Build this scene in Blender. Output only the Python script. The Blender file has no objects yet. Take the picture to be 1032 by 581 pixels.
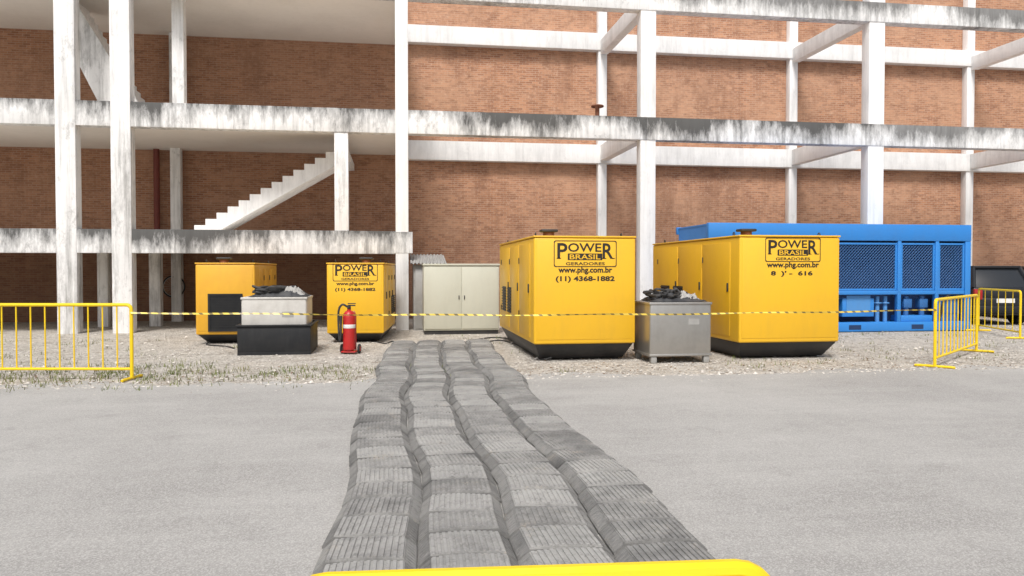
import bpy, bmesh, math, random
from mathutils import Vector, Matrix
random.seed(7)
R = math.radians
scene = bpy.context.scene
col = scene.collection
# ------------------------------------------------------------------ camera
YAW, PIT, FPX = R(8.5), R(-1.285), 780.0
CAM = Vector((0, 0, 1.6))
FWD = Vector((math.sin(YAW)*math.cos(PIT), math.cos(YAW)*math.cos(PIT), math.sin(PIT)))
RGT = Vector((math.cos(YAW), -math.sin(YAW), 0))
UPV = RGT.cross(FWD)
def ray(px, py): return FWD + RGT*((px-516)/FPX) + UPV*((290.5-py)/FPX)
def on_y(px, py, Y):
    d = ray(px, py); return CAM + d*(Y/d.y)
def on_z(px, py, z=0.0):
    d = ray(px, py); return CAM + d*((z-CAM.z)/d.z)
def WX(px, Y, py=300): return on_y(px, py, Y).x
def WZ(px, py, Y): return on_y(px, py, Y).z
cd = bpy.data.cameras.new('camera'); cam = bpy.data.objects.new('camera', cd); col.objects.link(cam)
cd.sensor_width = 36; cd.lens = FPX/1032*36; cd.clip_end = 2000; cd.clip_start = .05
cam.matrix_world = Matrix(((RGT.x, UPV.x, -FWD.x, 0), (RGT.y, UPV.y, -FWD.y, 0), (RGT.z, UPV.z, -FWD.z, 1.6), (0, 0, 0, 1)))
scene.camera = cam
scene.view_settings.view_transform = 'Standard'; scene.view_settings.look = 'None'; scene.view_settings.exposure = 0
# ------------------------------------------------------------------ light
S = Vector((-0.25, -0.8, 1.15)).normalized()
w = bpy.data.worlds.new('World'); scene.world = w; w.use_nodes = True
nt = w.node_tree; bg = nt.nodes['Background']
sky = nt.nodes.new('ShaderNodeTexSky'); sky.sky_type = 'NISHITA'; sky.sun_disc = False
sky.sun_elevation = math.asin(S.z); sky.sun_rotation = math.atan2(S.x, S.y)
sky.air_density = 1.0; sky.dust_density = 4.0; sky.ozone_density = 0.6
hs = nt.nodes.new('ShaderNodeHueSaturation'); hs.inputs['Saturation'].default_value = .5
nt.links.new(sky.outputs[0], hs.inputs['Color']); nt.links.new(hs.outputs[0], bg.inputs[0]); bg.inputs[1].default_value = 0.14
sd = bpy.data.lights.new('sun', 'SUN'); sd.energy = 3.0; sd.angle = R(16); sd.color = (1, .97, .935)
so = bpy.data.objects.new('sun', sd); col.objects.link(so); so.rotation_euler = S.to_track_quat('Z', 'Y').to_euler(); so.location = (0, 0, 30)
# ------------------------------------------------------------------ materials
class M_:
    def __init__(s, name):
        s.m = bpy.data.materials.new(name); s.m.use_nodes = True
        s.nt = s.m.node_tree; s.b = s.nt.nodes['Principled BSDF']
    def n(s, t, **k):
        nd = s.nt.nodes.new(t)
        for a, v in k.items(): setattr(nd, a, v)
        return nd
    def l(s, a, b): s.nt.links.new(a, b)
    def coord(s, kind='obj', scale=(1, 1, 1)):
        if kind == 'pos': o = s.n('ShaderNodeNewGeometry').outputs['Position']
        elif kind == 'gen': o = s.n('ShaderNodeTexCoord').outputs['Generated']
        else: o = s.n('ShaderNodeTexCoord').outputs['Object']
        mp = s.n('ShaderNodeMapping'); mp.inputs['Scale'].default_value = scale
        s.l(o, mp.inputs[0]); return mp.outputs[0]
    def noise(s, c, scale, detail=5, rough=.6):
        nd = s.n('ShaderNodeTexNoise'); nd.inputs['Scale'].default_value = scale
        nd.inputs['Detail'].default_value = detail; nd.inputs['Roughness'].default_value = rough
        s.l(c, nd.inputs['Vector']); return nd.outputs['Fac']
    def ramp(s, f, a, b, va=0., vb=1.):
        nd = s.n('ShaderNodeMapRange'); nd.inputs[1].default_value = a; nd.inputs[2].default_value = b
        nd.inputs[3].default_value = va; nd.inputs[4].default_value = vb
        s.l(f, nd.inputs[0]); return nd.outputs[0]
    def math(s, op, a, b):
        nd = s.n('ShaderNodeMath', operation=op)
        for i, v in enumerate((a, b)):
            if isinstance(v, (int, float)): nd.inputs[i].default_value = v
            else: s.l(v, nd.inputs[i])
        return nd.outputs[0]
    def mix(s, f, a, b, mode='MIX'):
        nd = s.n('ShaderNodeMix', data_type='RGBA', blend_type=mode)
        for i, v in ((0, f), (6, a), (7, b)):
            if isinstance(v, (int, float)): nd.inputs[i].default_value = v
            elif isinstance(v, tuple): nd.inputs[i].default_value = (*v, 1)
            else: s.l(v, nd.inputs[i])
        return nd.outputs[2]
    def out(s, c, rough=.6, metal=0., bump=None, bs=.3, bd=.02, spec=None):
        if isinstance(c, tuple): s.b.inputs['Base Color'].default_value = (*c, 1)
        else: s.l(c, s.b.inputs['Base Color'])
        if isinstance(rough, (int, float)): s.b.inputs['Roughness'].default_value = rough
        else: s.l(rough, s.b.inputs['Roughness'])
        s.b.inputs['Metallic'].default_value = metal
        if spec is not None: s.b.inputs['Specular IOR Level'].default_value = spec
        if bump is not None:
            nd = s.n('ShaderNodeBump'); nd.inputs['Strength'].default_value = bs; nd.inputs['Distance'].default_value = bd
            s.l(bump, nd.inputs['Height']); s.l(nd.outputs[0], s.b.inputs['Normal'])
        return s.m
def paint(name, c, rough=.45, metal=0., dirt=.35, dc=None, ds=1.5, bump=.05, spec=None):
    x = M_(name); co = x.coord('obj'); st = x.coord('obj', (3, 3, .5))
    n1 = x.ramp(x.noise(co, ds, 7, .65), .45, .8, 0, dirt)
    n2 = x.ramp(x.noise(st, 2.2, 6, .7), .5, .85, 0, dirt)
    dc = dc or tuple(v*.45+.02 for v in c)
    cc = x.mix(n1, c, dc); cc = x.mix(n2, cc, tuple(v*.7+.03 for v in c))
    return x.out(cc, x.ramp(n1, 0, 1, rough, min(1, rough+.4)), metal, x.noise(co, 3, 3), bump, .01, spec)
def concrete(name, top, k):
    # k: how heavily mould and soot have settled on this part of the frame
    x = M_(name); p = x.coord('pos'); fine = x.noise(p, 14, 6, .8)
    n2 = x.ramp(x.noise(p, .8, 9, .72), .46, .68, 0, .45*k+.03)
    c = x.mix(n2, (.88, .878, .868), (.58, .57, .55))
    bl = x.noise(x.coord('pos', (.28, .28, .28)), 1., 3)
    dr = x.noise(x.coord('pos', (5.5, 5.5, .30)), 1.3, 7, .7)
    dm = x.math('MULTIPLY', x.ramp(dr, .46, .66, 0, .82*k+.04), x.ramp(bl, .38, .6, .4, 1.))
    c = x.mix(dm, c, (.26, .255, .245))
    n3 = x.ramp(x.noise(x.coord('pos', (1, 1, .6)), 2.6, 9, .8), .55, .70, 0, .72*k+.04)
    c = x.mix(n3, c, (.23, .225, .215))
    g = x.coord('gen'); sp = x.n('ShaderNodeSeparateXYZ'); x.l(g, sp.inputs[0])
    nn = x.ramp(x.noise(x.coord('pos', (2.6, 2.6, .8)), 1.2, 9, .75), .28, .72, 0, .62)
    blr = x.ramp(bl, .36, .64, -.16, .28)
    if top:
        gz = x.ramp(sp.outputs[2], .1, 1.0, .0, .46)
        gr = x.math('ADD', x.math('ADD', nn, gz), blr)
        c = x.mix(x.ramp(gr, .37, .80, 0, .97*k), c, (.070, .069, .066))
    else:
        c = x.mix(x.ramp(x.math('ADD', nn, blr), .42, .88, 0, .85*k), c, (.12, .118, .113))
    return x.out(c, .85, 0, fine, .4, .01)
M = {}
M['white'] = concrete('white_weathered_beam', True, 1.0)
M['whitemid'] = concrete('white_streaked_beam', True, .85)
M['whiteclean'] = concrete('white_clean_beam', True, .22)
M['whitecol'] = concrete('white_weathered_column', False, .85)
M['colclean'] = concrete('white_clean_column', False, .28)
M['ceil'] = paint('cream_ceiling_paint', (.84, .80, .74), .9, 0, .3, (.6, .55, .48), .8)
def brickm():
    x = M_('brick'); g = x.coord('pos'); sp = x.n('ShaderNodeSeparateXYZ'); x.l(g, sp.inputs[0])
    cb = x.n('ShaderNodeCombineXYZ'); x.l(x.math('ADD', sp.outputs[0], sp.outputs[1]), cb.inputs[0]); x.l(sp.outputs[2], cb.inputs[1])
    b = x.n('ShaderNodeTexBrick'); x.l(cb.outputs[0], b.inputs[0]); b.inputs['Scale'].default_value = 1
    b.inputs['Brick Width'].default_value = .22; b.inputs['Row Height'].default_value = .069; b.inputs['Mortar Size'].default_value = .0075
    b.inputs['Color1'].default_value = (.52, .258, .142, 1); b.inputs['Color2'].default_value = (.30, .132, .074, 1); b.inputs['Mortar'].default_value = (.48, .34, .25, 1)
    b.inputs['Bias'].default_value = -.05
    n1 = x.ramp(x.noise(x.coord('pos', (.4, .4, .55)), 1, 10, .72), .43, .60, 0, .5)
    c = x.mix(n1, b.outputs['Color'], (.56, .335, .215))
    n2 = x.ramp(x.noise(x.coord('pos', (.9, .9, .35)), 1, 9, .76), .49, .66, 0, .55)
    c = x.mix(n2, c, (.21, .103, .062))
    n3 = x.ramp(x.noise(g, 5, 7, .8), .54, .68, 0, .66)
    c = x.mix(n3, c, (.63, .43, .31))
    n5 = x.ramp(x.noise(x.coord('pos', (1, 1, 3)), 2.6, 7, .82), .52, .66, 0, .68)
    c = x.mix(n5, c, (.22, .108, .064))
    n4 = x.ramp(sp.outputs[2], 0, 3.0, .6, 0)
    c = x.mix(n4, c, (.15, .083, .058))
    bay_shade = x.ramp(sp.outputs[0], -1, 1.0, .26, 0)  # shade of the slabbed left bays, painted into the brick colour
    c = x.mix(bay_shade, c, (.17, .087, .055))
    return x.out(c, .9, 0, b.outputs['Fac'], -.4, .01)
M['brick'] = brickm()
def asphalt():
    x = M_('worn_asphalt'); p = x.coord('pos')
    c = x.mix(x.ramp(x.noise(p, .35, 7, .68), .38, .62), (.315, .305, .288), (.415, .404, .383))
    st = x.ramp(x.noise(x.coord('pos', (.18, 1.4, 1)), 1, 7, .72), .48, .66, 0, .5)
    c = x.mix(st, c, (.48, .468, .444))
    s2 = x.ramp(x.noise(x.coord('pos', (.5, .12, 1)), 1, 7, .7), .52, .7, 0, .34)
    c = x.mix(s2, c, (.26, .252, .24))
    v = x.n('ShaderNodeTexVoronoi'); v.inputs['Scale'].default_value = 130; x.l(p, v.inputs['Vector'])
    bw = x.n('ShaderNodeRGBToBW'); x.l(v.outputs['Color'], bw.inputs[0])
    c = x.mix(x.ramp(bw.outputs[0], .2, .8, .15, .52), c, x.mix(x.ramp(bw.outputs[0], .2, .8), (.155, .15, .143), (.57, .555, .53)))
    n = x.noise(p, 55, 6, .82); c = x.mix(x.ramp(n, .52, .66, 0, .42), c, (.155, .15, .142))
    dk = x.ramp(x.noise(p, 1.7, 9, .8), .56, .70, 0, .4); c = x.mix(dk, c, (.20, .193, .18))
    return x.out(c, .92, 0, x.math('ADD', bw.outputs[0], n), .7, .006, .3)
M['asphalt'] = asphalt()
def gravelm():
    x = M_('gravel_dirt'); p = x.coord('pos')
    v = x.n('ShaderNodeTexVoronoi'); v.inputs['Scale'].default_value = 26; x.l(p, v.inputs['Vector'])
    bw = x.n('ShaderNodeRGBToBW'); x.l(v.outputs['Color'], bw.inputs[0])
    c = x.mix(x.ramp(bw.outputs[0], .2, .8), (.31, .28, .245), (.66, .625, .565))
    c = x.mix(x.ramp(x.noise(p, .6, 7, .7), .42, .62, 0, .7), c, (.54, .495, .43))
    c = x.mix(x.ramp(x.noise(p, 2.3, 8, .75), .51, .65, 0, .68), c, (.22, .18, .13))
    return x.out(c, .95, 0, v.outputs['Distance'], 1, .04, .2)
M['gravel'] = gravelm()
def stonem():
    x = M_('stone_chips'); p = x.coord('pos')
    c = x.mix(x.ramp(x.noise(p, 11, 2), .35, .65), (.24, .215, .185), (.68, .64, .58)); return x.out(c, .9)
M['stone'] = stonem()
def rubber(name, k):
    x = M_(name); p = x.coord('pos'); oi = x.n('ShaderNodeObjectInfo')
    t = lambda a, b, c: (a*k, b*k, c*k)
    c = x.mix(oi.outputs['Random'], t(.15, .148, .143), t(.31, .305, .292))
    c = x.mix(x.ramp(x.noise(p, 2.2, 8, .75), .42, .66, 0, .7), c, t(.40, .39, .37))
    c = x.mix(x.ramp(x.noise(p, 13, 6, .8), .5, .68, 0, .6), c, t(.09, .087, .082))
    c = x.mix(x.ramp(x.noise(p, 5, 6, .8), .58, .7, 0, .45), c, t(.43, .375, .30))
    return x.out(c, .8, 0, x.noise(p, 60, 5, .8), .5, .006)
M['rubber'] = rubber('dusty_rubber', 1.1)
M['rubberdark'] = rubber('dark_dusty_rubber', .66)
M['yellow'] = paint('yellow_canopy_paint', (.79, .455, .020), .42, 0, .3, (.58, .30, .03), 1.2)
M['amber'] = paint('amber_canopy_paint', (.70, .37, .024), .45, 0, .35, (.45, .2, .02), 1.6)
M['safety'] = paint('safety_yellow_paint', (.84, .58, .006), .4, 0, .3, (.6, .36, .03), 9)
M['black'] = paint('black_paint', (.018, .018, .02), .5, 0, .5, (.09, .08, .07), 3)
M['blackp'] = paint('black_plastic', (.016, .017, .019), .55, 0, .4, (.05, .047, .043), 4, .05, .3)
M['ink'] = paint('black_lettering', (.016, .013, .010), .5, 0, .25, (.09, .055, .015), 9)
M['blue'] = paint('blue_container_paint', (.028, .215, .60), .45, 0, .4, (.05, .17, .42), 1.3)
M['bluemid'] = paint('dull_blue_mesh_paint', (.025, .13, .36), .5, 0, .4, (.03, .08, .2), 3)
M['bluelt'] = paint('pale_blue_paint', (.07, .25, .56), .5, 0, .4, (.1, .2, .36), 3)
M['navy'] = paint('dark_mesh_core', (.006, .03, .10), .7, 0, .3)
M['steel'] = paint('stainless_steel', (.42, .41, .39), .33, .75, .6, (.24, .22, .19), 2.5)
M['greymet'] = paint('dull_grey_metal', (.36, .355, .34), .5, .2, .5, (.2, .19, .17), 2.5)
M['palemet'] = paint('pale_zinc_metal', (.54, .525, .49), .5, .1, .65, (.28, .26, .23), 2.5)
M['beige'] = paint('beige_enamel', (.52, .52, .43), .45, 0, .3, (.42, .41, .33), 2)
M['red'] = paint('red_enamel', (.44, .016, .016), .38, 0, .35, (.2, .02, .02), 5)
M['darkred'] = paint('dark_red_pipe_paint', (.17, .035, .025), .6, 0, .4, (.08, .03, .02), 4)
M['taillamp'] = paint('red_tail_lamp', (.35, .012, .012), .15, 0, .1)
M['label'] = paint('white_sticker', (.72, .72, .70), .5, 0, .3, None, 9)
M['rust'] = paint('rusty_iron', (.17, .06, .03), .85, 0, .6, (.05, .03, .02), 8)
M['cable'] = paint('black_cable', (.025, .025, .026), .6, 0, .5, (.12, .11, .1), 6)
M['roofing'] = paint('fibre_cement', (.34, .335, .32), .9, 0, .7, (.16, .15, .14), 5)
M['carpaint'] = paint('black_car_paint', (.012, .013, .016), .35, 0, .15, None, 1.5, .05, .35)
M['cartrim'] = paint('silver_car_trim', (.34, .345, .35), .3, .4, .15)
M['darkgrey'] = paint('dark_grey_car_paint', (.07, .072, .076), .35, .2, .15, None, 1.5, .05, .3)
M['glass'] = paint('car_glass', (.02, .023, .027), .06, 0, .1)
M['lamp'] = paint('headlight_lens', (.6, .62, .65), .1, .2, .1)
M['tyre'] = paint('tyre_rubber', (.025, .025, .025), .85, 0, .4)
M['alloy'] = paint('wheel_alloy', (.5, .5, .5), .35, .8, .2)
M['tarp'] = paint('dark_tarpaulin', (.03, .032, .036), .6, 0, .5, (.14, .13, .12), 7)
M['rag'] = paint('pale_grey_cloth', (.38, .37, .35), .9, 0, .6, (.14, .13, .12), 9)
M['weed'] = paint('dry_weed', (.13, .16, .04), .9, 0, .8, (.26, .2, .09), 1.5)
M['leaf'] = paint('dead_leaf', (.22, .12, .05), .9, 0, .8, (.10, .06, .03), 2)
def tapem():
    x = M_('hazard_tape'); sp = x.n('ShaderNodeSeparateXYZ'); x.l(x.coord('pos'), sp.inputs[0])
    a = x.math('MULTIPLY', x.math('ADD', sp.outputs[0], sp.outputs[2]), 7.0)
    f = x.math('GREATER_THAN', x.math('FRACT', a, 0.), .62)
    return x.out(x.mix(f, (.80, .60, .10), (.20, .16, .06)), .4)
M['tape'] = tapem()
# ------------------------------------------------------------------ mesh helpers
class MB:
    def __init__(s): s.bm = bmesh.new()
    def hexa(s, v, bev=0, seg=2):
        vs = [s.bm.verts.new(p) for p in v]
        fs = [s.bm.faces.new([vs[i] for i in f]) for f in ((3, 2, 1, 0), (4, 5, 6, 7), (0, 1, 5, 4), (1, 2, 6, 5), (2, 3, 7, 6), (3, 0, 4, 7))]
        if bev:
            es = list({e for f in fs for e in f.edges})
            bmesh.ops.bevel(s.bm, geom=es, offset=bev, segments=seg, affect='EDGES', profile=.5)
        return s
    def box(s, x0, x1, y0, y1, z0, z1, bev=0, seg=2):
        return s.hexa([(x0, y0, z0), (x1, y0, z0), (x1, y1, z0), (x0, y1, z0), (x0, y0, z1), (x1, y0, z1), (x1, y1, z1), (x0, y1, z1)], bev, seg)
    def frus(s, b, t, z0, z1, bev=0):
        return s.hexa([(b[0], b[2], z0), (b[1], b[2], z0), (b[1], b[3], z0), (b[0], b[3], z0), (t[0], t[2], z1), (t[1], t[2], z1), (t[1], t[3], z1), (t[0], t[3], z1)], bev)
    def prism(s, pts, axis, a0, a1, bev=0):
        def mk(p, a): return {'x': (a, p[0], p[1]), 'y': (p[0], a, p[1]), 'z': (p[0], p[1], a)}[axis]
        A = [s.bm.verts.new(mk(p, a0)) for p in pts]; B = [s.bm.verts.new(mk(p, a1)) for p in pts]
        fs = [s.bm.faces.new(A), s.bm.faces.new(B[::-1])]
        n = len(pts)
        for i in range(n): fs.append(s.bm.faces.new((A[i], A[(i+1) % n], B[(i+1) % n], B[i])))
        if bev:
            s.bm.normal_update()
            es = list({e for f in fs for e in f.edges})
            bmesh.ops.bevel(s.bm, geom=es, offset=bev, segments=2, affect='EDGES', profile=.5)
        return s
    def tube(s, pts, r, n=8, closed=False, caps=True):
        pts = [Vector(p) for p in pts]; N = len(pts); rings = []
        prev = None
        for i, p in enumerate(pts):
            if closed: t = (pts[(i+1) % N]-pts[i-1])
            else: t = pts[min(i+1, N-1)]-pts[max(i-1, 0)]
            t.normalize()
            if prev is None:
                a = Vector((0, 0, 1)) if abs(t.z) < .9 else Vector((1, 0, 0))
                u = t.cross(a).normalized()
            else:
                u = (prev - t*prev.dot(t)).normalized()
            prev = u; v = t.cross(u)
            rr = r[i] if isinstance(r, (list, tuple)) else r
            rings.append([s.bm.verts.new(p+u*(rr*math.cos(2*math.pi*k/n))+v*(rr*math.sin(2*math.pi*k/n))) for k in range(n)])
        for i in range(N if closed else N-1):
            a, b = rings[i], rings[(i+1) % N]
            for k in range(n): s.bm.faces.new((a[k], a[(k+1) % n], b[(k+1) % n], b[k]))
        if caps and not closed:
            s.bm.faces.new(rings[0][::-1]); s.bm.faces.new(rings[-1])
        return s
    def cyl(s, p0, p1, r0, r1=None, n=16): return s.tube([p0, p1], [r0, r0 if r1 is None else r1], n)
    def torus(s, c, Rr, r, axis='y', n=28, m=8):
        P = []
        for k in range(n):
            a = 2*math.pi*k/n; u, v = Rr*math.cos(a), Rr*math.sin(a)
            P.append(Vector(c)+Vector({'y': (u, 0, v), 'x': (0, u, v), 'z': (u, v, 0)}[axis]))
        return s.tube(P, r, m, True)
    def lathe(s, prof, c=(0, 0, 0), n=20):
        rings = []
        for r, z in prof: rings.append([s.bm.verts.new((c[0]+r*math.cos(2*math.pi*k/n), c[1]+r*math.sin(2*math.pi*k/n), c[2]+z)) for k in range(n)])
        for a, b in zip(rings, rings[1:]):
            for k in range(n): s.bm.faces.new((a[k], a[(k+1) % n], b[(k+1) % n], b[k]))
        s.bm.faces.new(rings[0][::-1]); s.bm.faces.new(rings[-1]); return s
    def quad(s, *p): s.bm.faces.new([s.bm.verts.new(q) for q in p]); return s
    def build(s, name, mat, parent=None, smooth=True, recalc=True):
        if recalc: bmesh.ops.recalc_face_normals(s.bm, faces=s.bm.faces[:])
        me = bpy.data.meshes.new(name); s.bm.to_mesh(me); s.bm.free()
        me.materials.append(mat)
        if smooth:
            me.polygons.foreach_set('use_smooth', [True]*len(me.polygons)); me.set_sharp_from_angle(angle=R(32))
        o = bpy.data.objects.new(name, me); col.objects.link(o); o.parent = parent
        return o
def tag(o, label, cat, group=None, kind=None):
    o['label'] = label
    if cat: o['category'] = cat
    if group: o['group'] = group
    if kind: o['kind'] = kind
    return o
def thing(name, label, cat, loc=(0, 0, 0), rz=0, group=None):
    o = bpy.data.objects.new(name, None); col.objects.link(o); o.location = loc; o.rotation_euler = (0, 0, rz)
    o.empty_display_size = .2
    return tag(o, label, cat, group)
def copy_tree(o, parent=None):
    c = o.copy(); col.objects.link(c); c.parent = parent
    for ch in list(o.children): copy_tree(ch, c)
    return c
def text(name, body, w, h, cx, cz, y, mat, parent, bold=.012):
    cu = bpy.data.curves.new('t', 'FONT'); cu.body = body; cu.size = 1; cu.extrude = .0; cu.offset = bold; cu.resolution_u = 3
    t = bpy.data.objects.new('t', cu); col.objects.link(t)
    dg = bpy.context.evaluated_depsgraph_get(); dg.update()
    me = bpy.data.meshes.new_from_object(t.evaluated_get(dg))
    bpy.data.objects.remove(t)
    xs = [v.co.x for v in me.vertices]; ys = [v.co.y for v in me.vertices]
    x0, x1, y0, y1 = min(xs), max(xs), min(ys), max(ys)
    for v in me.vertices:
        u = (v.co.x-(x0+x1)/2)/(x1-x0)*w; q = (v.co.y-(y0+y1)/2)/(y1-y0)*h
        v.co = (cx+u, y, cz+q)
    me.materials.clear(); me.materials.append(mat); me.update()
    o = bpy.data.objects.new(name, me); col.objects.link(o); o.parent = parent
    return o
def smoothpath(pts, k=6):
    P = [Vector(p) for p in pts]; P = [P[0]*2-P[1]]+P+[P[-1]*2-P[-2]]; out = []
    for i in range(1, len(P)-2):
        a, b, c, d = P[i-1:i+3]
        for j in range(k):
            t = j/k
            out.append(.5*((2*b)+(c-a)*t+(2*a-5*b+4*c-d)*t*t+(3*b-a-3*c+d)*t**3))
    out.append(P[-2]); return out
# ------------------------------------------------------------------ ground
g = MB().quad((-400, -200, 0), (400, -200, 0), (400, 600, 0), (-400, 600, 0)).build('ground', M['gravel'], smooth=False); g['kind'] = 'structure'
mb = MB(); n = 320; prev = None
for i in range(n+1):
    X = -40+80*i/n
    ye = 11.55+.22*math.sin(X*.9)+.12*math.sin(X*2.7+1)+random.uniform(-.14, .14)-.012*X
    cur = (mb.bm.verts.new((X, -60, .004)), mb.bm.verts.new((X, ye, .004)))
    if prev: mb.bm.faces.new((prev[0], cur[0], cur[1], prev[1]))
    prev = cur
p = mb.build('pavement', M['asphalt'], smooth=False); p['kind'] = 'structure'
# loose stones, weeds, leaves
mb = MB()
def stone(x, y, r):
    z = r*.25
    h = r*random.uniform(.45, .9); a0 = random.uniform(0, 6.28)
    ring = [mb.bm.verts.new((x+r*random.uniform(.7, 1.2)*math.cos(a0+k*1.2566), y+r*random.uniform(.7, 1.2)*math.sin(a0+k*1.2566), z*random.uniform(.3, 1))) for k in range(5)]
    t = mb.bm.verts.new((x+random.uniform(-.3, .3)*r, y+random.uniform(-.3, .3)*r, h))
    for k in range(5): mb.bm.faces.new((ring[k], ring[(k+1) % 5], t))
for i in range(10000):
    y = 11.2+9.5*random.random()**1.6; x = random.uniform(-8-y*.4, 9+y*.5)
    stone(x, y, random.uniform(.010, .032)*(1 if random.random() < .95 else 1.8))
for i in range(700): stone(random.uniform(-9, 12), 11.5-abs(random.gauss(0, .5)), random.uniform(.008, .018))
tag(mb.build('loose_stones', M['stone'], smooth=False), 'pale loose stone chips scattered over the gravel in front of the generators', 'gravel', kind='stuff')
mb = MB()
for i in range(520):
    if random.random() < .7: cx, cy = random.uniform(-9, .8), random.gauss(12.6, .7)
    else: cx, cy = random.uniform(-10, 14), random.uniform(11.8, 19)
    if -2.9 < cx < 1 and cy > 13: continue
    for k in range(random.randint(4, 14)):
        x, y = cx+random.gauss(0, .1), cy+random.gauss(0, .1); a = random.uniform(0, 6.28); h = random.uniform(.02, .085); ww = .006
        dx, dy = math.cos(a), math.sin(a)
        mb.quad((x-dy*ww, y+dx*ww, 0), (x+dy*ww, y-dx*ww, 0), (x+dx*h*.6+dy*ww*.3, y+dy*h*.6-dx*ww*.3, h), (x+dx*h*.6-dy*ww*.3, y+dy*h*.6+dx*ww*.3, h))
tag(mb.build('weeds', M['weed'], smooth=False), 'thin dry weeds growing in the gravel along the edge of the paving', 'weeds', kind='stuff')
mb = MB()
for i in range(1100):
    x, y = random.uniform(-9, 12), 11.5+abs(random.gauss(0, .9))
    a = random.uniform(0, 6.28); s_ = random.uniform(.008, .028); dx, dy = math.cos(a)*s_, math.sin(a)*s_
    mb.quad((x-dx, y-dy, .007), (x+dy*.5, y-dx*.5, .014), (x+dx, y+dy, .008), (x-dy*.5, y+dx*.5, .018))
tag(mb.build('dead_leaves', M['leaf'], smooth=False), 'small brown dead leaves strewn along the edge of the paving', 'leaves', kind='stuff')
# ------------------------------------------------------------------ building
F, B = 21.0, 26.0
bld = thing('building', 'tall open white concrete frame building with red brick back wall and stairs', 'building')
L1, L2, L3 = (2.05, 2.66), (5.27, 5.9), (8.88, 9.45)
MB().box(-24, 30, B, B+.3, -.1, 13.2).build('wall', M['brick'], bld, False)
def colm(xc, wd, y0, dp, z0=-.05, z1=13.0, mt='whitecol'): MB().box(xc-wd/2, xc+wd/2, y0, y0+dp, z0, z1, .008).build('column', M[mt], bld)
def beam(x0, x1, y0, y1, z0, z1, mt='white'): MB().box(x0, x1, y0, y1, z0, z1, .008).build('beam', M[mt], bld)
xA, xB, xC = WX(68, F, 330), WX(123.5, F, 330), WX(405.5, F, 325)
HW = .24
colm(xA, HW*2, F, .36); colm(xB, HW*2, F, .36)
colm(xC, .34, F, .40, mt='colclean')
colm(WX(344, F, 190), .36, F+.03, .3, L1[1]+.002, L2[0]-.002)
colm(-15.4, .5, F, .45)
xs = [xC+.1, WX(653, F, 200), WX(882.5, F, 190), 20.95, 27.6]
for x in (xs[1], xs[2], xs[3]): colm(x, .44 if x != xs[2] else .5, F, .36, mt='colclean')
for x in (xs[1]-.04, xs[2]-.05, xs[3]-.1): colm(x, .30, B-.28, .278, mt='colclean')
# thin inner columns of the left part
colm(WX(178, 25.6, 240), .30, 25.5, .28, 0, 9.0)
colm(WX(158, 23.6, 300), .30, 23.4, .3, 0, 2.3); colm(WX(106, 23.6, 300), .28, 23.4, .3, 0, 2.3)
colm(WX(179, 21.9, 50), .30, 21.9, .3, L2[1]-.05, 9.04)
MB().cyl((WX(157, 25.7, 190), 25.8, 2.5), (WX(157, 25.7, 190), 25.8, 5.42), .09).build('downpipe', M['darkred'], bld)
def run(xlist, y0, y1, z, mt='white'):
    for a, b in zip(xlist, xlist[1:]): beam(a, b, y0, y1, *z, mt)
e = HW+.0005
for z in (L1, L2, L3):
    mt = 'whitemid' if z is L3 else 'white'
    run([-22, xA-e], F+.006, F+.33, z, mt); run([xA+e, xB-e], F+.004, F+.33, z, mt)
    run([xB+e, xC-.1705], F+.005, F+.33, z, mt)
beam(xC-.2, xC+.28, F-.012, F+.43, L1[0]+.02, L1[1]-.02, 'whitemid')
for z in (L2, L3):
    mt = 'white' if z is L2 else 'whitemid'
    run([xC+.172, xs[1]], F-.02, F+.33, z, mt); run([xs[1]+.002, xs[2]], F-.023, F+.33, z, mt); run([xs[2]+.002, 29.5], F-.02, F+.33, z, 'whitemid')
for z in ((L2[0]-.02, L2[1]-.02), (L3[0]+.2, L3[1]+.2)):
    beam(xC+.2, 29.5, B-.32, B-.002, *z, 'whiteclean')
for x in xs[1:4]:
    for z in (L2, L3): beam(x-.13, x+.13, F+.372, B-.33, z[0]+.06, z[1]-.03, 'whiteclean')
for z in (L2, L3): beam(xC-.14, xC+.14, F+.402, B-.003, z[0]+.06, z[1]-.03, 'whiteclean')
# slabs
def slab(x0, x1, y0, y1, z0, z1): MB().box(x0, x1, y0, y1, z0, z1).build('floor_slab', M['ceil'], bld, False)
slab(-22, xC-.142, F+.362, B-.004, 5.42, 5.80)
slab(-22, xC-.142, F+.362, B-.004, 9.05, 9.40)
slab(-22, xC-.2, F+.362, B-.004, 2.32, 2.50)
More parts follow.
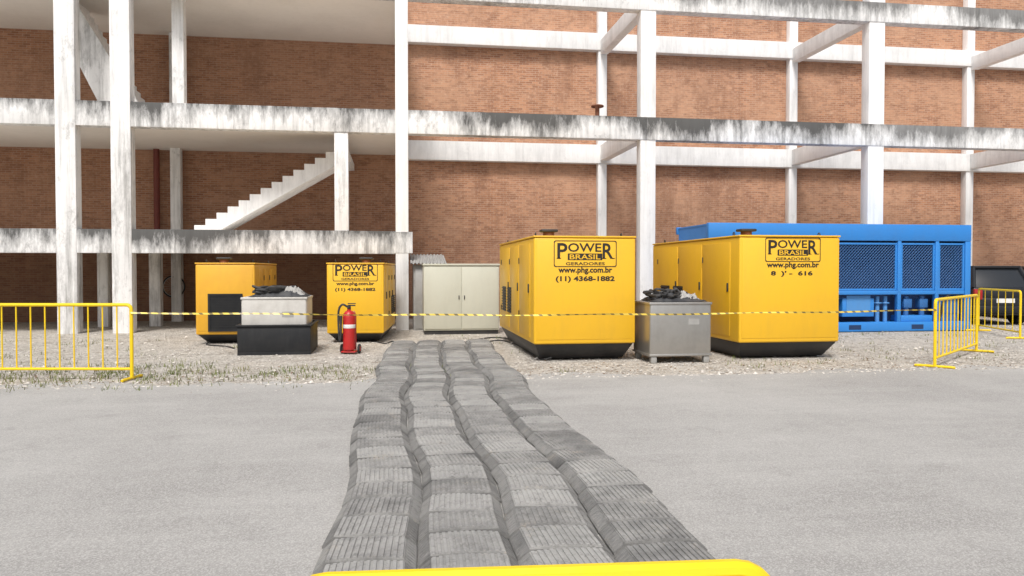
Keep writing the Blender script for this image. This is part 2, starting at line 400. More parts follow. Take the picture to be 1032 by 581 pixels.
# stairs
def stairs(xs0, z0, xs1, z1, n, y0, y1, th=.26):
    dx, dz = (xs1-xs0)/n, (z1-z0)/n
    m = MB()
    def low(x): return z0-th-.06+(x-xs0)*dz/dx
    for yy in (y0, y1):
        for i in range(n):
            xa, xb, zt = xs0+dx*i, xs0+dx*(i+1), z0+dz*(i+1)
            m.quad((xa, yy, max(z0-.02, low(xa))), (xb, yy, max(z0-.02, low(xb))), (xb, yy, zt), (xa, yy, zt))
    for i in range(n):
        xa, xb, zb, zt = xs0+dx*i, xs0+dx*(i+1), z0+dz*i, z0+dz*(i+1)
        m.quad((xa, y0, zb), (xa, y1, zb), (xa, y1, zt), (xa, y0, zt)); m.quad((xa, y0, zt), (xa, y1, zt), (xb, y1, zt), (xb, y0, zt))
        la, lb = max(z0-.02, low(xa)), max(z0-.02, low(xb))
        m.quad((xa, y0, la), (xb, y0, lb), (xb, y1, lb), (xa, y1, la))
    m.quad((xs1, y0, low(xs1)), (xs1, y1, low(xs1)), (xs1, y1, z1), (xs1, y0, z1))
    return m.build('staircase', M['colclean'], bld, False, False)
a = on_y(208, 227, 22.3); b_ = on_y(337, 155, 22.3)
sl = (b_.z-a.z)/(b_.x-a.x)
xst = a.x-(a.z-2.5)/sl
xe = WX(350, 22.3, 160); ze = 2.5+(xe-xst)*sl; ns = round((ze-2.5)/.172)
stairs(xst, 2.5, xe, ze, ns, 22.25, 23.4, .30)
MB().box(xe-.30, xe+.002, 23.402, B-.004, ze-.22, ze-.01).build('landing', M['colclean'], bld, False)
xt0 = WX(143, 22.6, 98); xt1 = WX(57, 22.6, 0)
fz = (9.04-5.8)/3.6; xt2 = xt0+(xt1-xt0)*fz
st2 = stairs(xt0, 5.8, xt2, 9.04, 17, 22.4, 24.0, .30)
MB().prism([(xt0, 5.82), (xt0, 6.15), (xt0+(xt1-xt0)*.80, 9.04), (xt2, 9.04), (xt2, 8.05), (xt0-.85, 5.82)], 'y', 22.22, 22.397).build('parapet', M['whitecol'], st2, False)
# rusty pipe and hoop
t = thing('pipe_stub', 'rusty iron pipe stub with valve wheel on the middle beam of the building', 'pipe', (WX(603, F, 110), F+.1, L2[1]))
MB().cyl((0, 0, 0), (0, 0, .26), .06).build('pipe', M['rust'], t)
MB().torus((0, 0, .28), .15, .03, 'z').box(-.15, .15, -.015, .015, .265, .295).box(-.015, .015, -.15, .15, .266, .294).build('valve_wheel', M['rust'], t)
hp = on_y(175, 289, 25.55)
t = thing('bicycle_wheel', 'black bicycle wheel hanging in front of the dark brick wall', 'wheel', (hp.x, 25.55, hp.z))
MB().torus((0, 0, 0), .33, .022).build('tyre', M['tyre'], t)
MB().torus((0, 0, 0), .302, .010).build('rim', M['greymet'], t)
m = MB().cyl((0, -.05, 0), (0, .05, 0), .022, n=10)
for k in range(18):
    a_ = 2*math.pi*k/18; m.cyl((.02*math.cos(a_), .02*(-1)**k, .02*math.sin(a_)), (.30*math.cos(a_), 0, .30*math.sin(a_)), .003, n=4)
m.build('hub', M['greymet'], t)
MB().cyl((0, .44, .30), (0, -.06, .30), .012).build('hook', M['rust'], t)
# ------------------------------------------------------------------ generators
def logo(root, cx, cz, w, y, ink, yel):
    h = w*.41
    fr = MB()
    def ring(w, h, th, rr):
        pts = []
        for (sx, sz, a0) in ((1, 1, 0), (-1, 1, 90), (-1, -1, 180), (1, -1, 270)):
            for k in range(5):
                a = R(a0+k*22.5); pts.append(((w/2-rr)*sx+rr*math.cos(a), (h/2-rr)*sz+rr*math.sin(a)))
        for i in range(len(pts)):
            p, q = Vector(pts[i]), Vector(pts[(i+1) % len(pts)])
            def sh(v): return Vector((v.x-th*(1 if v.x > 0 else -1), v.y-th*(1 if v.y > 0 else -1)))
            p2, q2 = sh(p), sh(q)
            fr.quad((cx+p.x, y, cz+p.y), (cx+q.x, y, cz+q.y), (cx+q2.x, y, cz+q2.y), (cx+p2.x, y, cz+p2.y))
    ring(w, h, w*.013, w*.03)
    lg = fr.build('logo_frame', ink, root, False)
    zt = cz+.08*w
    def serif(xc, zc, wd):          # thin foot bars that turn the plain letters into slab serifs
        m = MB(); m.quad((xc-wd/2, y, zc-w*.006), (xc+wd/2, y, zc-w*.006), (xc+wd/2, y, zc+w*.006), (xc-wd/2, y, zc+w*.006)); m.build('serif', ink, lg, False)
    text('logo_lettering', 'P', w*.16, w*.24, cx-w*.365, zt-w*.035, y, ink, lg, bold=.016)
    text('logo_lettering', 'OWE', w*.53, w*.135, cx-w*.01, zt+w*.017, y, ink, lg, bold=.016)
    text('logo_lettering', 'R', w*.17, w*.24, cx+w*.36, zt-w*.035, y, ink, lg, bold=.016)
    serif(cx-w*.42, zt-w*.152, w*.07); serif(cx+w*.30, zt-w*.152, w*.07); serif(cx+w*.445, zt-w*.151, w*.05)
    zb = cz-w*.048
    MB().quad((cx-w*.28, y, zb-w*.05), (cx+w*.27, y, zb-w*.05), (cx+w*.27, y, zb+w*.052), (cx-w*.28, y, zb+w*.052)).build('logo_band', ink, lg, False)
    text('logo_lettering', 'BRASIL', w*.49, w*.078, cx-w*.005, zb, y-.0015, yel, lg, bold=.014)
    text('logo_lettering', 'GERADORES', w*.62, w*.048, cx, cz-w*.153, y, ink, lg, bold=.018)
def generator(label, cx, yf, W, L, H, sk, rz=0, mat='yellow', ndoor=3, front_grille=None, exh=(-.6, .4)):
    t = thing('generator', label, 'generator', (cx, yf, 0), rz, 'yellow generators in front of the building')
    h2 = W/2; m = M[mat]
    MB().frus((-h2+.16, h2-.14, .32, L-.32), (-h2+.03, h2-.03, .03, L-.03), .03, sk+.01, .015)\
        .box(-h2+.2, -h2+.32, .4, L-.4, 0, .06).box(h2-.32, h2-.2, .4, L-.4, 0, .06).build('skid', M['black'], t)
    MB().box(-h2, h2, 0, L, sk+.012, H-.035, .03, 3).build('canopy', m, t)
    MB().box(-h2-.012, h2+.012, -.012, L+.012, H-.032, H, .012).build('roof', m, t)
    MB().box(-h2+.05, h2-.05, -.007, .02, sk+.09, H-.08, .006).build('front_panel', m, t)
    for s in (-1, 1):
        X = s*h2
        for k in range(ndoor):
            y0 = .35+(L-.7)/ndoor*k+.03; y1 = .35+(L-.7)/ndoor*(k+1)-.03
            xa, xb = sorted((X-s*.02, X+s*.009))
            d = MB().box(xa, xb, y0, y1, sk+.1, H-.12, .006).build('door', m, t)
            xa, xb = sorted((X, X+s*.03))
            MB().box(xa, xb, y0+.06, y0+.10, sk+.1+(H-sk)*.42, sk+.1+(H-sk)*.42+.16, .005).build('handle', M['black'], d)
            for zz in (.22, .75): MB().cyl((X+s*.012, y1-.015, sk+(H-sk)*zz), (X+s*.012, y1-.015, sk+(H-sk)*zz+.11), .014, n=8).build('hinge', M['black'], d)
        ga = L*.58
        for (y0, y1) in ((ga, ga+L*.12), (ga+L*.17, ga+L*.29)):
            z0, z1 = sk+(H-sk)*.22, sk+(H-sk)*.5
            gm = MB(); xa, xb = sorted((X, X+s*.013)); gm.box(xa, xb, y0, y1, z0, z1)
            for q in range(9):
                zz = z0+(z1-z0)*(q+.5)/9; xa, xb = sorted((X+s*.012, X+s*.034)); gm.box(xa, xb, y0+.02, y1-.02, zz-.012, zz+.006)
            gm.build('louvre', M['black'], t)
    if front_grille:
        x0, x1, z0, z1 = front_grille
        gm = MB().box(x0, x1, -.012, 0, z0, z1)
        gm.box(x0, x0+.04, -.03, -.0121, z0, z1).box(x1-.04, x1, -.03, -.0121, z0, z1).box(x0+.041, x1-.041, -.03, -.0121, z1-.04, z1).box(x0+.041, x1-.041, -.03, -.0121, z0, z0+.04)
        for q in range(20):
            zz = z0+.05+(z1-z0-.1)*(q+.5)/20; gm.box(x0+.041, x1-.041, -.02, -.0122, zz-.007, zz+.007)
        gm.build('radiator_grille', M['blackp'], t)
    ex, ey = exh
    e = MB().cyl((ex*h2, ey, H-.005), (ex*h2, ey, H+.08), .10).build('exhaust', M['rust'], t)
    MB().box(ex*h2-.15, ex*h2+.15, ey-.13, ey+.13, H+.075, H+.125, .02).build('rain_cap', M['black'], e)
    for s in (-1, 1):
        for y in (.5, L-.5): MB().torus((s*(h2-.12), y, H+.035), .035, .01, 'x', 14, 6).build('lifting_eye', M['black'], t)
    return t
Hg = 2.21; y1 = 13.25
xl, xr = WX(538, y1, 300), WX(640.5, y1, 300)
g1 = generator('large yellow generator beside the beige cabinet, its phone number printed in full', (xl+xr)/2, y1, xr-xl, 4.5, Hg, .30, exh=(-.64, .35))
zc = lambda py, px=589, Y=y1: WZ(px, py, Y)
logo(g1, 0, zc(256), 1.13, -.0105, M['ink'], M['yellow'])
text('web_address', 'www.phg.com.br', .97, .135, 0, zc(273), -.0105, M['ink'], g1, bold=.034)
text('phone_number', '(11) 4368-1882', 1.06, .115, 0, zc(281.7), -.0105, M['ink'], g1, bold=.034)
y2 = 13.0; xl, xr = WX(745, y2, 300), WX(846, y2, 300)
g2 = generator('large yellow generator right of the steel tank, its phone number mostly worn away', (xl+xr)/2, y2, xr-xl, 4.7, 2.235, .30, exh=(-.7, .35))
logo(g2, .05, WZ(797, 252, y2), 1.06, -.0105, M['ink'], M['yellow'])
text('web_address', 'www.phg.com.br', 1.0, .13, .05, WZ(797, 267.8, y2), -.0105, M['ink'], g2, bold=.034)
text('phone_number', "8  )' -  616", .80, .105, .03, WZ(797, 276.2, y2), -.0105, M['ink'], g2, bold=.034)
y3 = 17.5; xl, xr = WX(197, y3, 300), WX(257, y3, 300)
g3 = generator('small amber generator with black grille behind the black tray, leftmost of all', (xl+xr)/2, y3, xr-xl, 3.1, WZ(225, 265, y3), .2, mat='amber', ndoor=3, front_grille=(-.36, .36, .28, 1.1), exh=(-.2, .5))
y4 = 17.4; xl, xr = WX(329, y4, 300), WX(387, y4, 300)
g4 = generator('small yellow generator with printed front behind the red fire extinguisher', (xl+xr)/2, y4, xr-xl, 3.1, WZ(358, 265, y4), .2, R(-4.5), ndoor=3, exh=(.3, .5))
logo(g4, 0, WZ(358, 274.5, y4), .98, -.0105, M['ink'], M['yellow'])
text('web_address', 'www.phg.com.br', .83, .095, 0, WZ(358, 286.5, y4), -.0105, M['ink'], g4, bold=.034)
text('phone_number', '(11) 4368-1882', .88, .09, 0, WZ(358, 292.3, y4), -.0105, M['ink'], g4, bold=.034)
# ------------------------------------------------------------------ tray and tank on the left
yt = 15.15; xl, xr = WX(239, yt, 340), WX(313, yt, 340); wt = xr-xl
tr = thing('containment_tray', 'black open containment tray on the gravel holding a pale metal tank', 'tray', ((xl+xr)/2, yt, 0))
th = .05; ht = .54
MB().box(-wt/2, wt/2, 0, 1.35, 0.0, .06).box(-wt/2, wt/2, 0, th, .06, ht, .008).box(-wt/2, wt/2, 1.35-th, 1.35, .06, ht, .008)\
    .box(-wt/2, -wt/2+th, th, 1.35-th, .06, ht, .008).box(wt/2-th, wt/2, th, 1.35-th, .06, ht, .008).build('basin', M['blackp'], tr)
MB().box(-wt/2-.03, wt/2+.03, -.03, th, ht, ht+.035, .01).box(-wt/2-.03, wt/2+.03, 1.35-th, 1.38, ht, ht+.035, .01)\
    .box(-wt/2-.03, -wt/2+th, th, 1.35-th, ht, ht+.033, .01).box(wt/2-th, wt/2+.03, th, 1.35-th, ht, ht+.033, .01).build('rim', M['blackp'], tr)
def cubetank(label, cx, yf, z0, W, D, H, mat, name='storage_tank'):
    t = thing(name, label, 'tank', (cx, yf, z0))
    MB().box(-W/2, W/2, 0, D, .13, H-.04, .035, 3).build('shell', mat, t)
    MB().box(-W/2-.012, W/2+.012, -.012, D+.012, H-.06, H-.015, .012).build('rim', mat, t)
    MB().box(-W/2-.01, W/2+.01, -.01, D+.01, .12, .16, .01).build('base_band', mat, t)
    for sx in (-1, 1):
        for yy in (.06, D-.06):
            MB().box(sx*(W/2-.08)-.05, sx*(W/2-.08)+.05, yy-.05, yy+.05, 0, .119, .008).build('foot', M['greymet'], t)
    lid = MB().lathe([(.2, 0), (.21, .02), (.2, .05), (.05, .065)], (0.1, D*.5, H-.02)).build('lid', mat, t)
    MB().tube([(.1-.06, D*.5, H+.04), (.1-.06, D*.5, H+.08), (.1+.06, D*.5, H+.08), (.1+.06, D*.5, H+.04)], .01, 8).build('lid_handle', M['black'], lid)
    MB().box(W*.12, W*.30, -.004, .002, H*.62, H*.72).build('plate', M['greymet'], t)
    return t
def coil(name, label, c, Rr, turns, r, mat, wob=.06, sq=1.0, cat='hose', lift=.022):
    pts = []
    for k in range(turns*14+1):
        a = 2*math.pi*k/14; q = Rr*(1-.1*(k % 17)/17)+random.uniform(-wob, wob)
        pts.append((q*math.cos(a), q*sq*math.sin(a), r+lift*(k/14)*random.uniform(.7, 1.3)+abs(random.gauss(0, wob*.4))))
    pts += [(Rr*1.25, -Rr*sq*.7, r*1.2), (Rr*1.45, -Rr*sq*.9, r)]
    t = thing(name, label, cat, c); MB().tube(smoothpath(pts, 3), r, 7).build('coil', mat, t); return t
def heap(name, label, c, w, d, h, mat, seed, cat='tarpaulin'):
    rnd = random.Random(seed); m = MB(); nx, ny = 22, 14; G = []
    bumps = [(rnd.uniform(-.8, .8), rnd.uniform(-.8, .8), rnd.uniform(.1, .3), rnd.uniform(.3, 1)) for _ in range(13)]
    for i in range(nx+1):
        row = []
        for j in range(ny+1):
            u, v = -1+2*i/nx, -1+2*j/ny
            e = max(0, 1-max(abs(u), abs(v))**6)
            z = min(1.5, sum(a*math.exp(-((u-p)**2+(v-q)**2)/(2*s*s)) for p, q, s, a in bumps))
            row.append(m.bm.verts.new((u*w/2*(1+rnd.uniform(-.06, .06)), v*d/2*(1+rnd.uniform(-.06, .06)), max(.004, e*h*(.3+.5*z)+e*rnd.uniform(-.025, .025)))))
        G.append(row)
    for i in range(nx):
        for j in range(ny): m.bm.faces.new((G[i][j], G[i+1][j], G[i+1][j+1], G[i][j+1]))
    o = m.build(name, mat); o.location = c
    return tag(o, label, cat)
yk = yt+.12; ztop = WZ(275, 299, yk)
tk = cubetank('pale zinc metal fuel tank standing inside the black containment tray', (WX(243, yk, 310)+WX(309, yk, 310))/2, yk, .062, WX(309, yk, 310)-WX(243, yk, 310), 1.05, ztop-.062, M['palemet'])
zt = ztop-.012
heap('dark_sheet', 'crumpled dark sheet lying on the pale tank in the black tray', (tk.location.x+.06, yt+.62, zt), 1.06, .88, .18, M['tarp'], 3)
coil('hose', 'loose black hose coiled on top of the pale tank in the black tray', (tk.location.x-.12, yt+.50, zt+.03), .30, 4, .022, M['cable'], .07, 1, 'hose', .03)
heap('grey_rag', 'pale grey rag on the dark sheet over the tank in the black tray', (tk.location.x+.34, yt+.42, zt+.03), .40, .34, .17, M['rag'], 5, 'rag')
# steel tank between the two big generators
ys = 12.78; xl, xr = WX(655, ys, 330), WX(717, ys, 330)
Hs = WZ(685, 304, ys)
cubetank('shiny stainless steel tank standing between the two large generators', (xl+xr)/2, ys, 0, xr-xl, .95, Hs, M['steel'])
heap('dark_sheet', 'crumpled dark sheet and rags piled on the stainless steel tank', ((xl+xr)/2+.02, ys+.48, Hs-.012), .98, .82, .18, M['tarp'], 11)
coil('hose', 'loose black hose coiled on top of the stainless steel tank', ((xl+xr)/2-.18, ys+.42, Hs+.02), .28, 4, .022, M['cable'], .07, 1, 'hose', .03)
heap('grey_rag', 'pale grey rag on the dark sheet over the stainless steel tank', ((xl+xr)/2+.26, ys+.34, Hs+.01), .36, .32, .15, M['rag'], 8, 'rag')
# ------------------------------------------------------------------ fire extinguisher
ep = on_z(352, 357)
fe = thing('fire_extinguisher', 'red wheeled fire extinguisher standing alone before the small printed generator', 'fire extinguisher', (ep.x, ep.y, 0), R(-12))
MB().lathe([(.095, .07), (.113, .09), (.118, .13), (.118, .70), (.106, .77), (.07, .82), (.035, .84), (.035, .87)], (0, 0, 0), 24).build('cylinder', M['red'], fe)
MB().lathe([(.1195, .50), (.12, .501), (.12, .57), (.1195, .571)], (0, 0, 0), 24).build('label_band', M['label'], fe)
MB().cyl((0, 0, .87), (0, 0, .94), .036, .03).box(-.018, .12, -.02, .02, .92, .945, .004).box(-.02, .13, -.016, .016, .96, .978, .004).cyl((0, -.03, .91), (0, -.06, .91), .028).build('valve', M['black'], fe)
MB().tube(smoothpath([(-.02, 0, .9), (-.12, -.04, .95), (-.19, -.05, .82), (-.185, -.06, .45), (-.16, -.08, .25), (-.125, -.13, .4), (-.12, -.14, .6)], 6), .02, 8).cyl((-.12, -.14, .58), (-.12, -.14, .74), .022, .032).build('hose', M['cable'], fe)
MB().tube([(-.09, .15, .06), (-.09, .15, .72), (-.06, .18, .80), (.06, .18, .80), (.09, .15, .72), (.09, .15, .06)], .013, 8).box(-.14, .14, -.09, .16, .035, .06, .006).build('trolley_frame', M['red'], fe)
for s in (-1, 1):
    wl = MB().torus((s*.17, .10, .095), .070, .024, 'x', 22, 8).build('wheel', M['tyre'], fe)
    MB().cyl((s*.15, .10, .095), (s*.19, .10, .095), .05).build('rim', M['red'], wl)
# ------------------------------------------------------------------ beige cabinet and shed
yc = 19.4; xl, xr = WX(427, yc, 300), WX(503, yc, 300); wc = xr-xl; hc = WZ(465, 266, yc)
cb = thing('cabinet', 'beige grey metal electrical cabinet with double doors between the generators', 'cabinet', ((xl+xr)/2, yc, 0))
MB().box(-wc/2, wc/2, 0, .9, .1, hc-.05, .01).build('housing', M['beige'], cb)
MB().box(-wc/2-.02, wc/2+.02, -.03, .93, hc-.048, hc, .01).build('roof', M['beige'], cb)
MB().box(-wc/2+.02, wc/2-.02, .03, .87, 0, .1).build('plinth', M['black'], cb)
for k in range(2):
    x0 = -wc/2+.02+(wc-.04)/2*k+.010; x1 = x0+(wc-.04)/2-.020
    d = MB().box(x0, x1, -.022, .004, .14, hc-.08, .006).build('door', M['beige'], cb)
    xh = x1-.07 if k == 0 else x0+.045
    MB().box(xh, xh+.022, -.045, -.022, .88, .98, .004).build('handle', M['black'], d)
ysd = 20.75; xl, xr = WX(415, ysd, 300), WX(449, ysd, 300)
sh = thing('shed', 'small grey shed with corrugated roof behind the beige cabinet', 'shed', ((xl+xr)/2, ysd, 0)); wsd = xr-xl
zr = WZ(430, 267, ysd)
MB().box(-wsd/2+.05, wsd/2-.05, .05, 1.3, 0, zr).build('wall', M['roofing'], sh, False)
m = MB(); pts = []
for i in range(61):
    x = -wsd/2-.03+(wsd+.06)*i/60; pts.append((x, .02*math.sin(i*2*math.pi/6)))
for i in range(60):
    (xa, za), (xb, zb) = pts[i], pts[i+1]
    m.quad((xa, -.1, zr+.03+za), (xb, -.1, zr+.03+zb), (xb, 1.4, zr+.30+zb), (xa, 1.4, zr+.30+za)); m.quad((xa, -.1, zr+.015+za), (xb, -.1, zr+.015+zb), (xb, 1.4, zr+.285+zb), (xa, 1.4, zr+.285+za))
m.build('roof', M['roofing'], sh, True, False)
MB().box(-wsd/2+.1, -wsd/2+.6, .03, .052, .05, zr-.12, .004).build('door', M['greymet'], sh)
# ------------------------------------------------------------------ blue container
D = 2.3; yb = 18.5; xl, xr = WX(681, yb+D, 235), WX(978, yb, 300); wb = xr-xl; hb = WZ(970, 227, yb)
bc = thing('cooling_container', 'long blue container unit with mesh grilles behind the right hand generator', 'container', (xl, yb, 0))
lx_ = lambda px: WX(px, yb, 280)-xl
zz = lambda py: WZ(910, py, yb)
bl = M['blue']
MB().box(0, wb, -.01, .16, .02, .26, .01).box(0, wb, D-.16, D, .02, .26, .01).box(0, .16, .161, D-.161, .02, .258).box(wb-.16, wb, .161, D-.161, .02, .258).box(.16, wb-.16, .16, D-.16, .2, .25).build('base_frame', bl, bc)
MB().box(0, wb, -.01, .14, zz(243), hb, .01).box(0, wb, D-.14, D, hb-.2, hb, .01).build('top_rail', bl, bc)
MB().box(.02, wb-.02, .141, D-.141, hb-.06, hb-.02).build('roof', bl, bc)
for x in (0, wb-.16):
    for y in (0, D-.16): MB().box(x, x+.16, y, y+.158, .262, zz(243)-.002, .008).build('corner_post', bl, bc)
xg0 = lx_(840)
for px in (840, 906.5, 944.5):
    x = lx_(px); MB().box(x-.05, x+.05, 0, .12, .262, zz(243)-.002, .006).build('post', bl, bc)
zm0, zm1 = zz(293), zz(245)
MB().box(xg0, wb-.17, .01, .11, zz(297), zm0-.005, .006).build('middle_rail', bl, bc)
m = MB(); pts = []
k = 0; x = .16
while x < xg0-.06:
    pts += [(x, .06), (x+.08, .06), (x+.11, .10), (x+.19, .10)]; x += .22
for (xa, ya), (xb, yb2) in zip(pts, pts[1:]): m.quad((xa, ya, .262), (xb, yb2, .262), (xb, yb2, zz(243)), (xa, ya, zz(243)))
m.build('corrugated_wall', bl, bc, False)
MB().box(.16, wb-.16, D-.1, D-.06, .262, hb-.202).build('back_wall', bl, bc); MB().box(.03, .07, .16, D-.16, .262, hb-.062).build('end_wall', bl, bc); MB().box(wb-.07, wb-.03, .16, D-.16, .262, hb-.062).build('end_wall', bl, bc)
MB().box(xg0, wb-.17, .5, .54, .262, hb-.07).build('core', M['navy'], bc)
def grille(x0, x1, z0, z1):
    gr = MB().box(x0, x1, .03, .08, z0, z0+.05, .004).box(x0, x1, .03, .08, z1-.05, z1, .004).box(x0, x0+.05, .031, .079, z0+.051, z1-.051).box(x1-.05, x1, .031, .079, z0+.051, z1-.051).build('grille', bl, bc)
    m = MB(); sp = .085; Wd, Hd = x1-x0-.1, z1-z0-.1; a0, b0 = x0+.05, z0+.05
    for sgn in (1, -1):
        c = -Hd
        while c < Wd:
            u0, u1 = max(0, c), min(Wd, c+Hd)
            if u1-u0 > .03:
                v0, v1 = u0-c, u1-c
                if sgn < 0: v0, v1 = Hd-v0, Hd-v1
                m.tube([(a0+u0, .055+.004*sgn, b0+v0), (a0+u1, .055+.004*sgn, b0+v1)], .008, 4)
            c += sp
    m.build('mesh', M['bluemid'], gr)
grille(lx_(841)+.06, lx_(906.5)-.055, zm0, zm1); grille(lx_(906.5)+.055, lx_(944.5)-.055, zm0, zm1); grille(lx_(944.5)+.055, wb-.17, zm0, zm1)
zl1 = zz(299)
MB().box(lx_(852), lx_(884), .12, .42, .40, zl1-.05, .01).build('control_box', bl, bc)
MB().box(lx_(856), lx_(880), .112, .121, .52, .95).build('control_panel', M['bluelt'], bc)
for px in (889, 897): MB().cyl((lx_(px), .2, .26), (lx_(px), .2, zl1), .055).torus((lx_(px), .2, .75), .09, .02, 'z', 18, 6).build('riser_pipe', M['bluelt'], bc)
for px in (918, 934):
    MB().cyl((lx_(px), .2, .26), (lx_(px), .2, zl1), .07, n=16).box(lx_(px)-.12, lx_(px)+.12, .1, .3, .62, .86, .02).build('pump', M['bluemid'], bc)
MB().box(lx_(910), lx_(942), .06, .5, .262, .42, .01).build('pump_base', bl, bc)
MB().box(lx_(950), lx_(972), .15, .45, .44, .9, .03).box(lx_(953), lx_(969), .15, .45, .262, .439).build('pump_motor', M['bluemid'], bc)
MB().tube(smoothpath([(lx_(946.5)+.1, .1, .3), (lx_(955), .06, .9), (lx_(968), .06, .95), (lx_(973), .12, .5)], 6), .03, 8).build('hose', M['cable'], bc)
for px in (862, 925): MB().box(lx_(px)-.17, lx_(px)+.17, -.013, -.009, .07, .19).build('fork_pocket', M['navy'], bc)
# ------------------------------------------------------------------ barriers
def barrier(label, p0, p1, h=1.1, nb=13, r=.026, zb=.16, group='yellow tubular crowd barriers'):
    p0, p1 = Vector(p0), Vector(p1); d = p1-p0; Ln = d.length
    t = thing('barrier', label, 'barrier', p0, math.atan2(d.y, d.x), group)
    c = .07; pts = [(0, 0, .02), (0, 0, h-c)]
    for k in range(1, 6):
        a = R(18*k); pts.append((c-c*math.cos(a), 0, h-c+c*math.sin(a)))
    for k in range(0, 6):
        a = R(18*k); pts.append((Ln-c+c*math.sin(a), 0, h-c+c*math.cos(a)))
    pts.append((Ln, 0, .02))
    MB().tube(pts, r, 10).build('frame', M['safety'], t)
    MB().cyl((.02, 0, zb), (Ln-.02, 0, zb), r*.8, n=10).build('bottom_rail', M['safety'], t)
    for k in range(1, nb+1):
        x = Ln*k/(nb+1); MB().cyl((x, 0, zb), (x, 0, h-r*.5), r*.42, n=8).build('bar', M['safety'], t)
    for x in (0., Ln):
        MB().tube([(x, -.30, .022), (x, -.24, .028), (x, .24, .028), (x, .30, .022)], .022, 8).build('foot', M['safety'], t)
    return t
pe = on_z(133, 383); pw = pe-RGT*2.95
barrier('yellow tubular barrier standing on the gravel at the left edge of the photo', pw, pe, 1.1, 13)
q0 = on_z(942, 371); q1 = on_z(984, 355)
barrier('yellow tubular barrier set at an angle before the blue container, tape tied to it', q0, q1, 1.12, 11)
q2 = on_z(1028, 342); q3 = on_z(986, 334)
barrier('yellow tubular barrier standing in front of the parked black car', q3, q2, 1.12, 5)
b0 = on_z(292, 590, 1.0); b1 = on_z(776, 574, 1.0); b0.z = b1.z = 0
barrier('yellow tubular barrier at the near end of the cable covers, only its top rail showing', b0, b1, 1.0, 5, .022)
# tape
a = Vector((pe.x, pe.y-.03, .985)); b_ = Vector((q0.x, q0.y-.03, .955))
m = MB(); prev = None; n = 150
for i in range(n+1):
    f = i/n; c = a.lerp(b_, f); c.z -= .055*math.sin(math.pi*f)+.006*math.sin(f*31)
    tw = .6*math.sin(f*19)+.5*math.sin(f*43+1); u = Vector((0, math.sin(tw), math.cos(tw)))*.0135
    cur = (m.bm.verts.new(c-u), m.bm.verts.new(c+u))
    if prev: m.bm.faces.new((prev[0], cur[0], cur[1], prev[1]))
    prev = cur
tag(m.build('hazard_tape', M['tape'], None, True, False), 'black and yellow striped hazard tape stretched between two barriers', 'tape')
# ------------------------------------------------------------------ cable covers
UN = ['', 'first', 'second', 'third', 'fourth', 'fifth', 'sixth', 'seventh', 'eighth', 'ninth', 'tenth', 'eleventh', 'twelfth', 'thirteenth', 'fourteenth', 'fifteenth', 'sixteenth', 'seventeenth', 'eighteenth', 'nineteenth']
def ordinal(k):
    if k < 20: return UN[k]
    t_, u_ = divmod(k, 10); return ({2: 'twentieth', 3: 'thirtieth', 4: 'fortieth'}[t_] if u_ == 0 else {2: 'twenty', 3: 'thirty', 4: 'forty'}[t_]+'-'+UN[u_])
SL = .38
def cover():
    t = thing('cable_cover', '', 'cable cover')
    w2, tp, hh, Ls = .268, .208, .056, SL/2+.012
    m = MB().prism([(-w2, -.008), (-w2, .006), (-tp, hh), (tp, hh), (w2, .006), (w2, -.008)], 'y', -Ls, Ls-.016)
    for s in (-1, 1):       # short ribs on the sloping flanks
        for k in range(8):
            y = -Ls+.028+k*(2*Ls-.08)/7
            x0, z0, x1, z1 = s*(tp+.004), hh-.003, s*(w2-.006), .0105
            m.hexa([(x0, y-.012, z0-.004), (x1, y-.012, z1-.004), (x1, y+.012, z1-.004), (x0, y+.012, z0-.004), (x0, y-.008, z0+.005), (x1, y-.008, z1+.005), (x1, y+.008, z1+.005), (x0, y+.008, z0+.005)])
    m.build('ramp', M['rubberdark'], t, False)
    zc_ = lambda x: hh+.012*(1-(x/tp)**2)      # slightly cambered lid
    m = MB(); xs_ = [-tp+.004+(2*tp-.008)*i/8 for i in range(9)]
    m.prism([(xs_[0], hh-.004)]+[(x, zc_(x)+.004) for x in xs_]+[(xs_[-1], hh-.004)], 'y', -Ls+.002, Ls-.026)
    for k in range(12):
        x = -tp+.02+k*(2*tp-.04)/11; z = zc_(x); m.box(x-.0105, x+.0105, -Ls+.006, Ls-.035, z+.001, z+.0115, .002, 1)
    m.build('lid', M['rubber'], t, False)
    return t
proto = cover()
KY = [640, 580, 540, 500, 460, 420, 390, 365, 346]
E = [[310, 331, 341, 350, 357, 362, 373, 383, 389], [790, 738, 696, 646, 600, 560, 530, 511, 496]]
LN = ['far left lane', 'inner left lane', 'inner right lane', 'far right lane']
first = True
mid = smoothpath([on_z((E[0][k]+E[1][k])/2, KY[k]) for k in range(9)], 30)
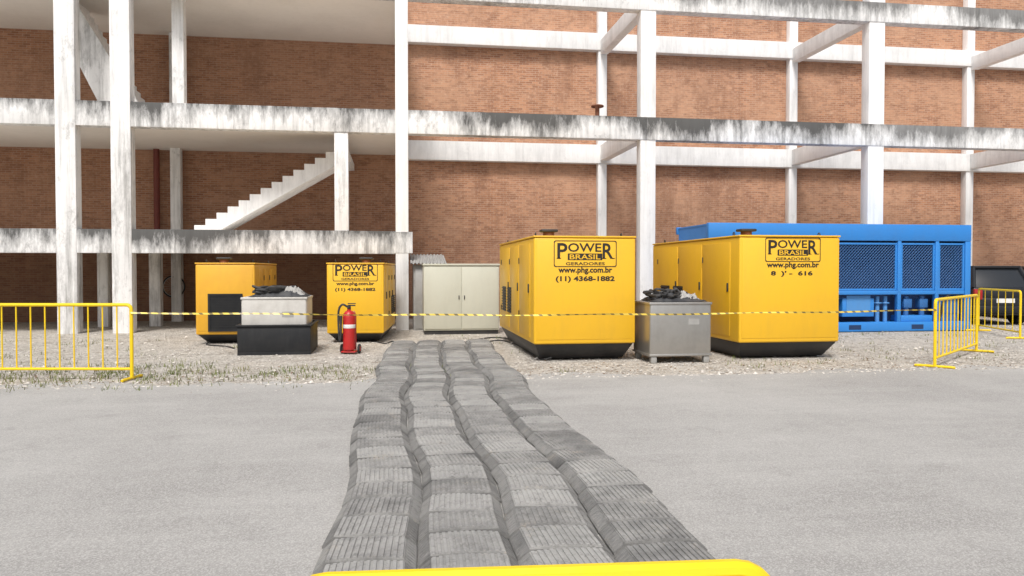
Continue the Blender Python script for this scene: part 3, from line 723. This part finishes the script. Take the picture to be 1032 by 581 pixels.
for li in range(4):
    path = []
    for i, v in enumerate(mid):
        d = (mid[min(i+1, len(mid)-1)]-mid[max(i-1, 0)]).normalized(); nrm = Vector((d.y, -d.x, 0))
        off = (li-1.5)*.541+.032*math.sin(v.y*1.25)+.026*math.sin(v.y*2.3+1)+.006*math.sin(v.y*2.9+li*2.1)
        path.append(v+nrm*off)
    acc = [0]
    for p, q in zip(path, path[1:]): acc.append(acc[-1]+(q-p).length)
    def at(s):
        for i in range(len(acc)-1):
            if acc[i+1] >= s:
                f = (s-acc[i])/(acc[i+1]-acc[i]); return path[i].lerp(path[i+1], f)
        return path[-1].copy()
    s = .05*li+.35; k = 0
    while s+SL < acc[-1] and k < 49:
        p, q = at(s), at(s+SL); c = (p+q)/2; d = q-p
        if first: o = proto; first = False
        else: o = copy_tree(proto)
        o.location = (c.x+random.uniform(-.005, .005), c.y, .012+random.uniform(0, .006)+.0013*li)
        o.rotation_euler = (-.040+random.uniform(-.012, .012), random.uniform(-.02, .02), math.atan2(d.y, d.x)-math.pi/2+random.uniform(-.018, .018))
        tag(o, 'grey ribbed cable cover, %s from the near end of the %s' % (ordinal(k+1), LN[li]), 'cable cover', 'cable covers laid in four lanes')
        s += SL; k += 1
# ------------------------------------------------------------------ cables
def cable(label, pts, r=.014):
    P = smoothpath(pts, 8)
    tag(MB().tube(P, r, 7).build('power_cable', M['cable']), label, 'cable', 'black power cables on the gravel')
def gz(px, py, z=.016): v = on_z(px, py); return (v.x, v.y, z)
cable('black cable ending at the front corner of the large generator beside the cabinet', [gz(485, 346), gz(505, 344), gz(522, 349), gz(531, 356), gz(545, 363), gz(556, 364, .06)])
cable('black cable curving along the left side of the large generator beside the cabinet', [gz(470, 345), gz(495, 341), gz(511, 342), gz(520, 345), gz(533, 352, .08)])
cable('black cable from the cable covers to the small printed generator', [gz(405, 346), gz(395, 345), gz(388, 347), gz(375, 344), gz(368, 343, .1)])
cable('black cable lying between the black tray and the small amber generator', [gz(236, 352), gz(228, 350), gz(215, 349), gz(208, 348), gz(212, 346.5, .05)])
# ------------------------------------------------------------------ cars
def car(label, loc, rz, pm, trim):
    ct = thing('parked_car', label, 'car', loc, rz); ct.scale = (1.06, 1.06, 1.14)
    MB().box(-.87, .87, 0, 4.1, .26, .72, .07, 3).frus((-.86, .86, .03, 4.06), (-.80, .80, .95, 4.02), .70, .97, .04).build('body', pm, ct)
    MB().frus((-.78, .78, .96, 3.95), (-.62, .62, 1.72, 3.62), .95, 1.47, .03).build('windows', M['glass'], ct)
    MB().box(-.64, .64, 1.70, 3.68, 1.46, 1.53, .02).build('roof', trim, ct)
    for s in (-1, 1):
        MB().tube([(s*.79, .95, .95), (s*.625, 1.73, 1.48)], .04, 8).build('pillar', trim, ct); MB().tube([(s*.77, 3.94, .95), (s*.625, 3.62, 1.48)], .06, 8).build('pillar', trim, ct)
        MB().box(*sorted((s*.48, s*.82)), -.02, .06, .58, .70, .02).build('headlight', M['lamp'], ct)
        MB().box(*sorted((s*.62, s*.84)), 4.02, 4.13, .66, .93, .02).build('tail_light', M['taillamp'], ct)
        MB().box(*sorted((s*.80, s*1.0)), 1.15, 1.3, .97, 1.11, .03).build('mirror', pm, ct)
        for y in (.78, 3.25):
            wl = MB().cyl((s*.66, y, .31), (s*.895, y, .31), .31, n=24).build('wheel', M['tyre'], ct)
            MB().cyl((s*.88, y, .31), (s*.903, y, .31), .20, n=20).build('rim', M['alloy'], wl)
    MB().box(-.42, .42, -.015, .02, .54, .66, .01).build('radiator_grille', M['cartrim'], ct)
    MB().box(-.24, .24, 4.10, 4.115, .58, .69).build('number_plate', M['label'], ct)
    MB().box(-.9, .9, -.05, .1, .34, .50, .03).build('front_bumper', pm, ct)
    MB().box(-.9, .9, 4.0, 4.16, .32, .50, .03).build('rear_bumper', trim, ct)
car('black parked car beyond the barrier to the right of the blue container', (WX(1012, 20.2, 310)+.9, 24.4, 0), R(180-12), M['carpaint'], M['carpaint'])
car('dark grey parked car at the right edge beside the black car', (WX(1078, 20.9, 310)+.9, 25.1, 0), R(180-12), M['darkgrey'], M['darkgrey'])
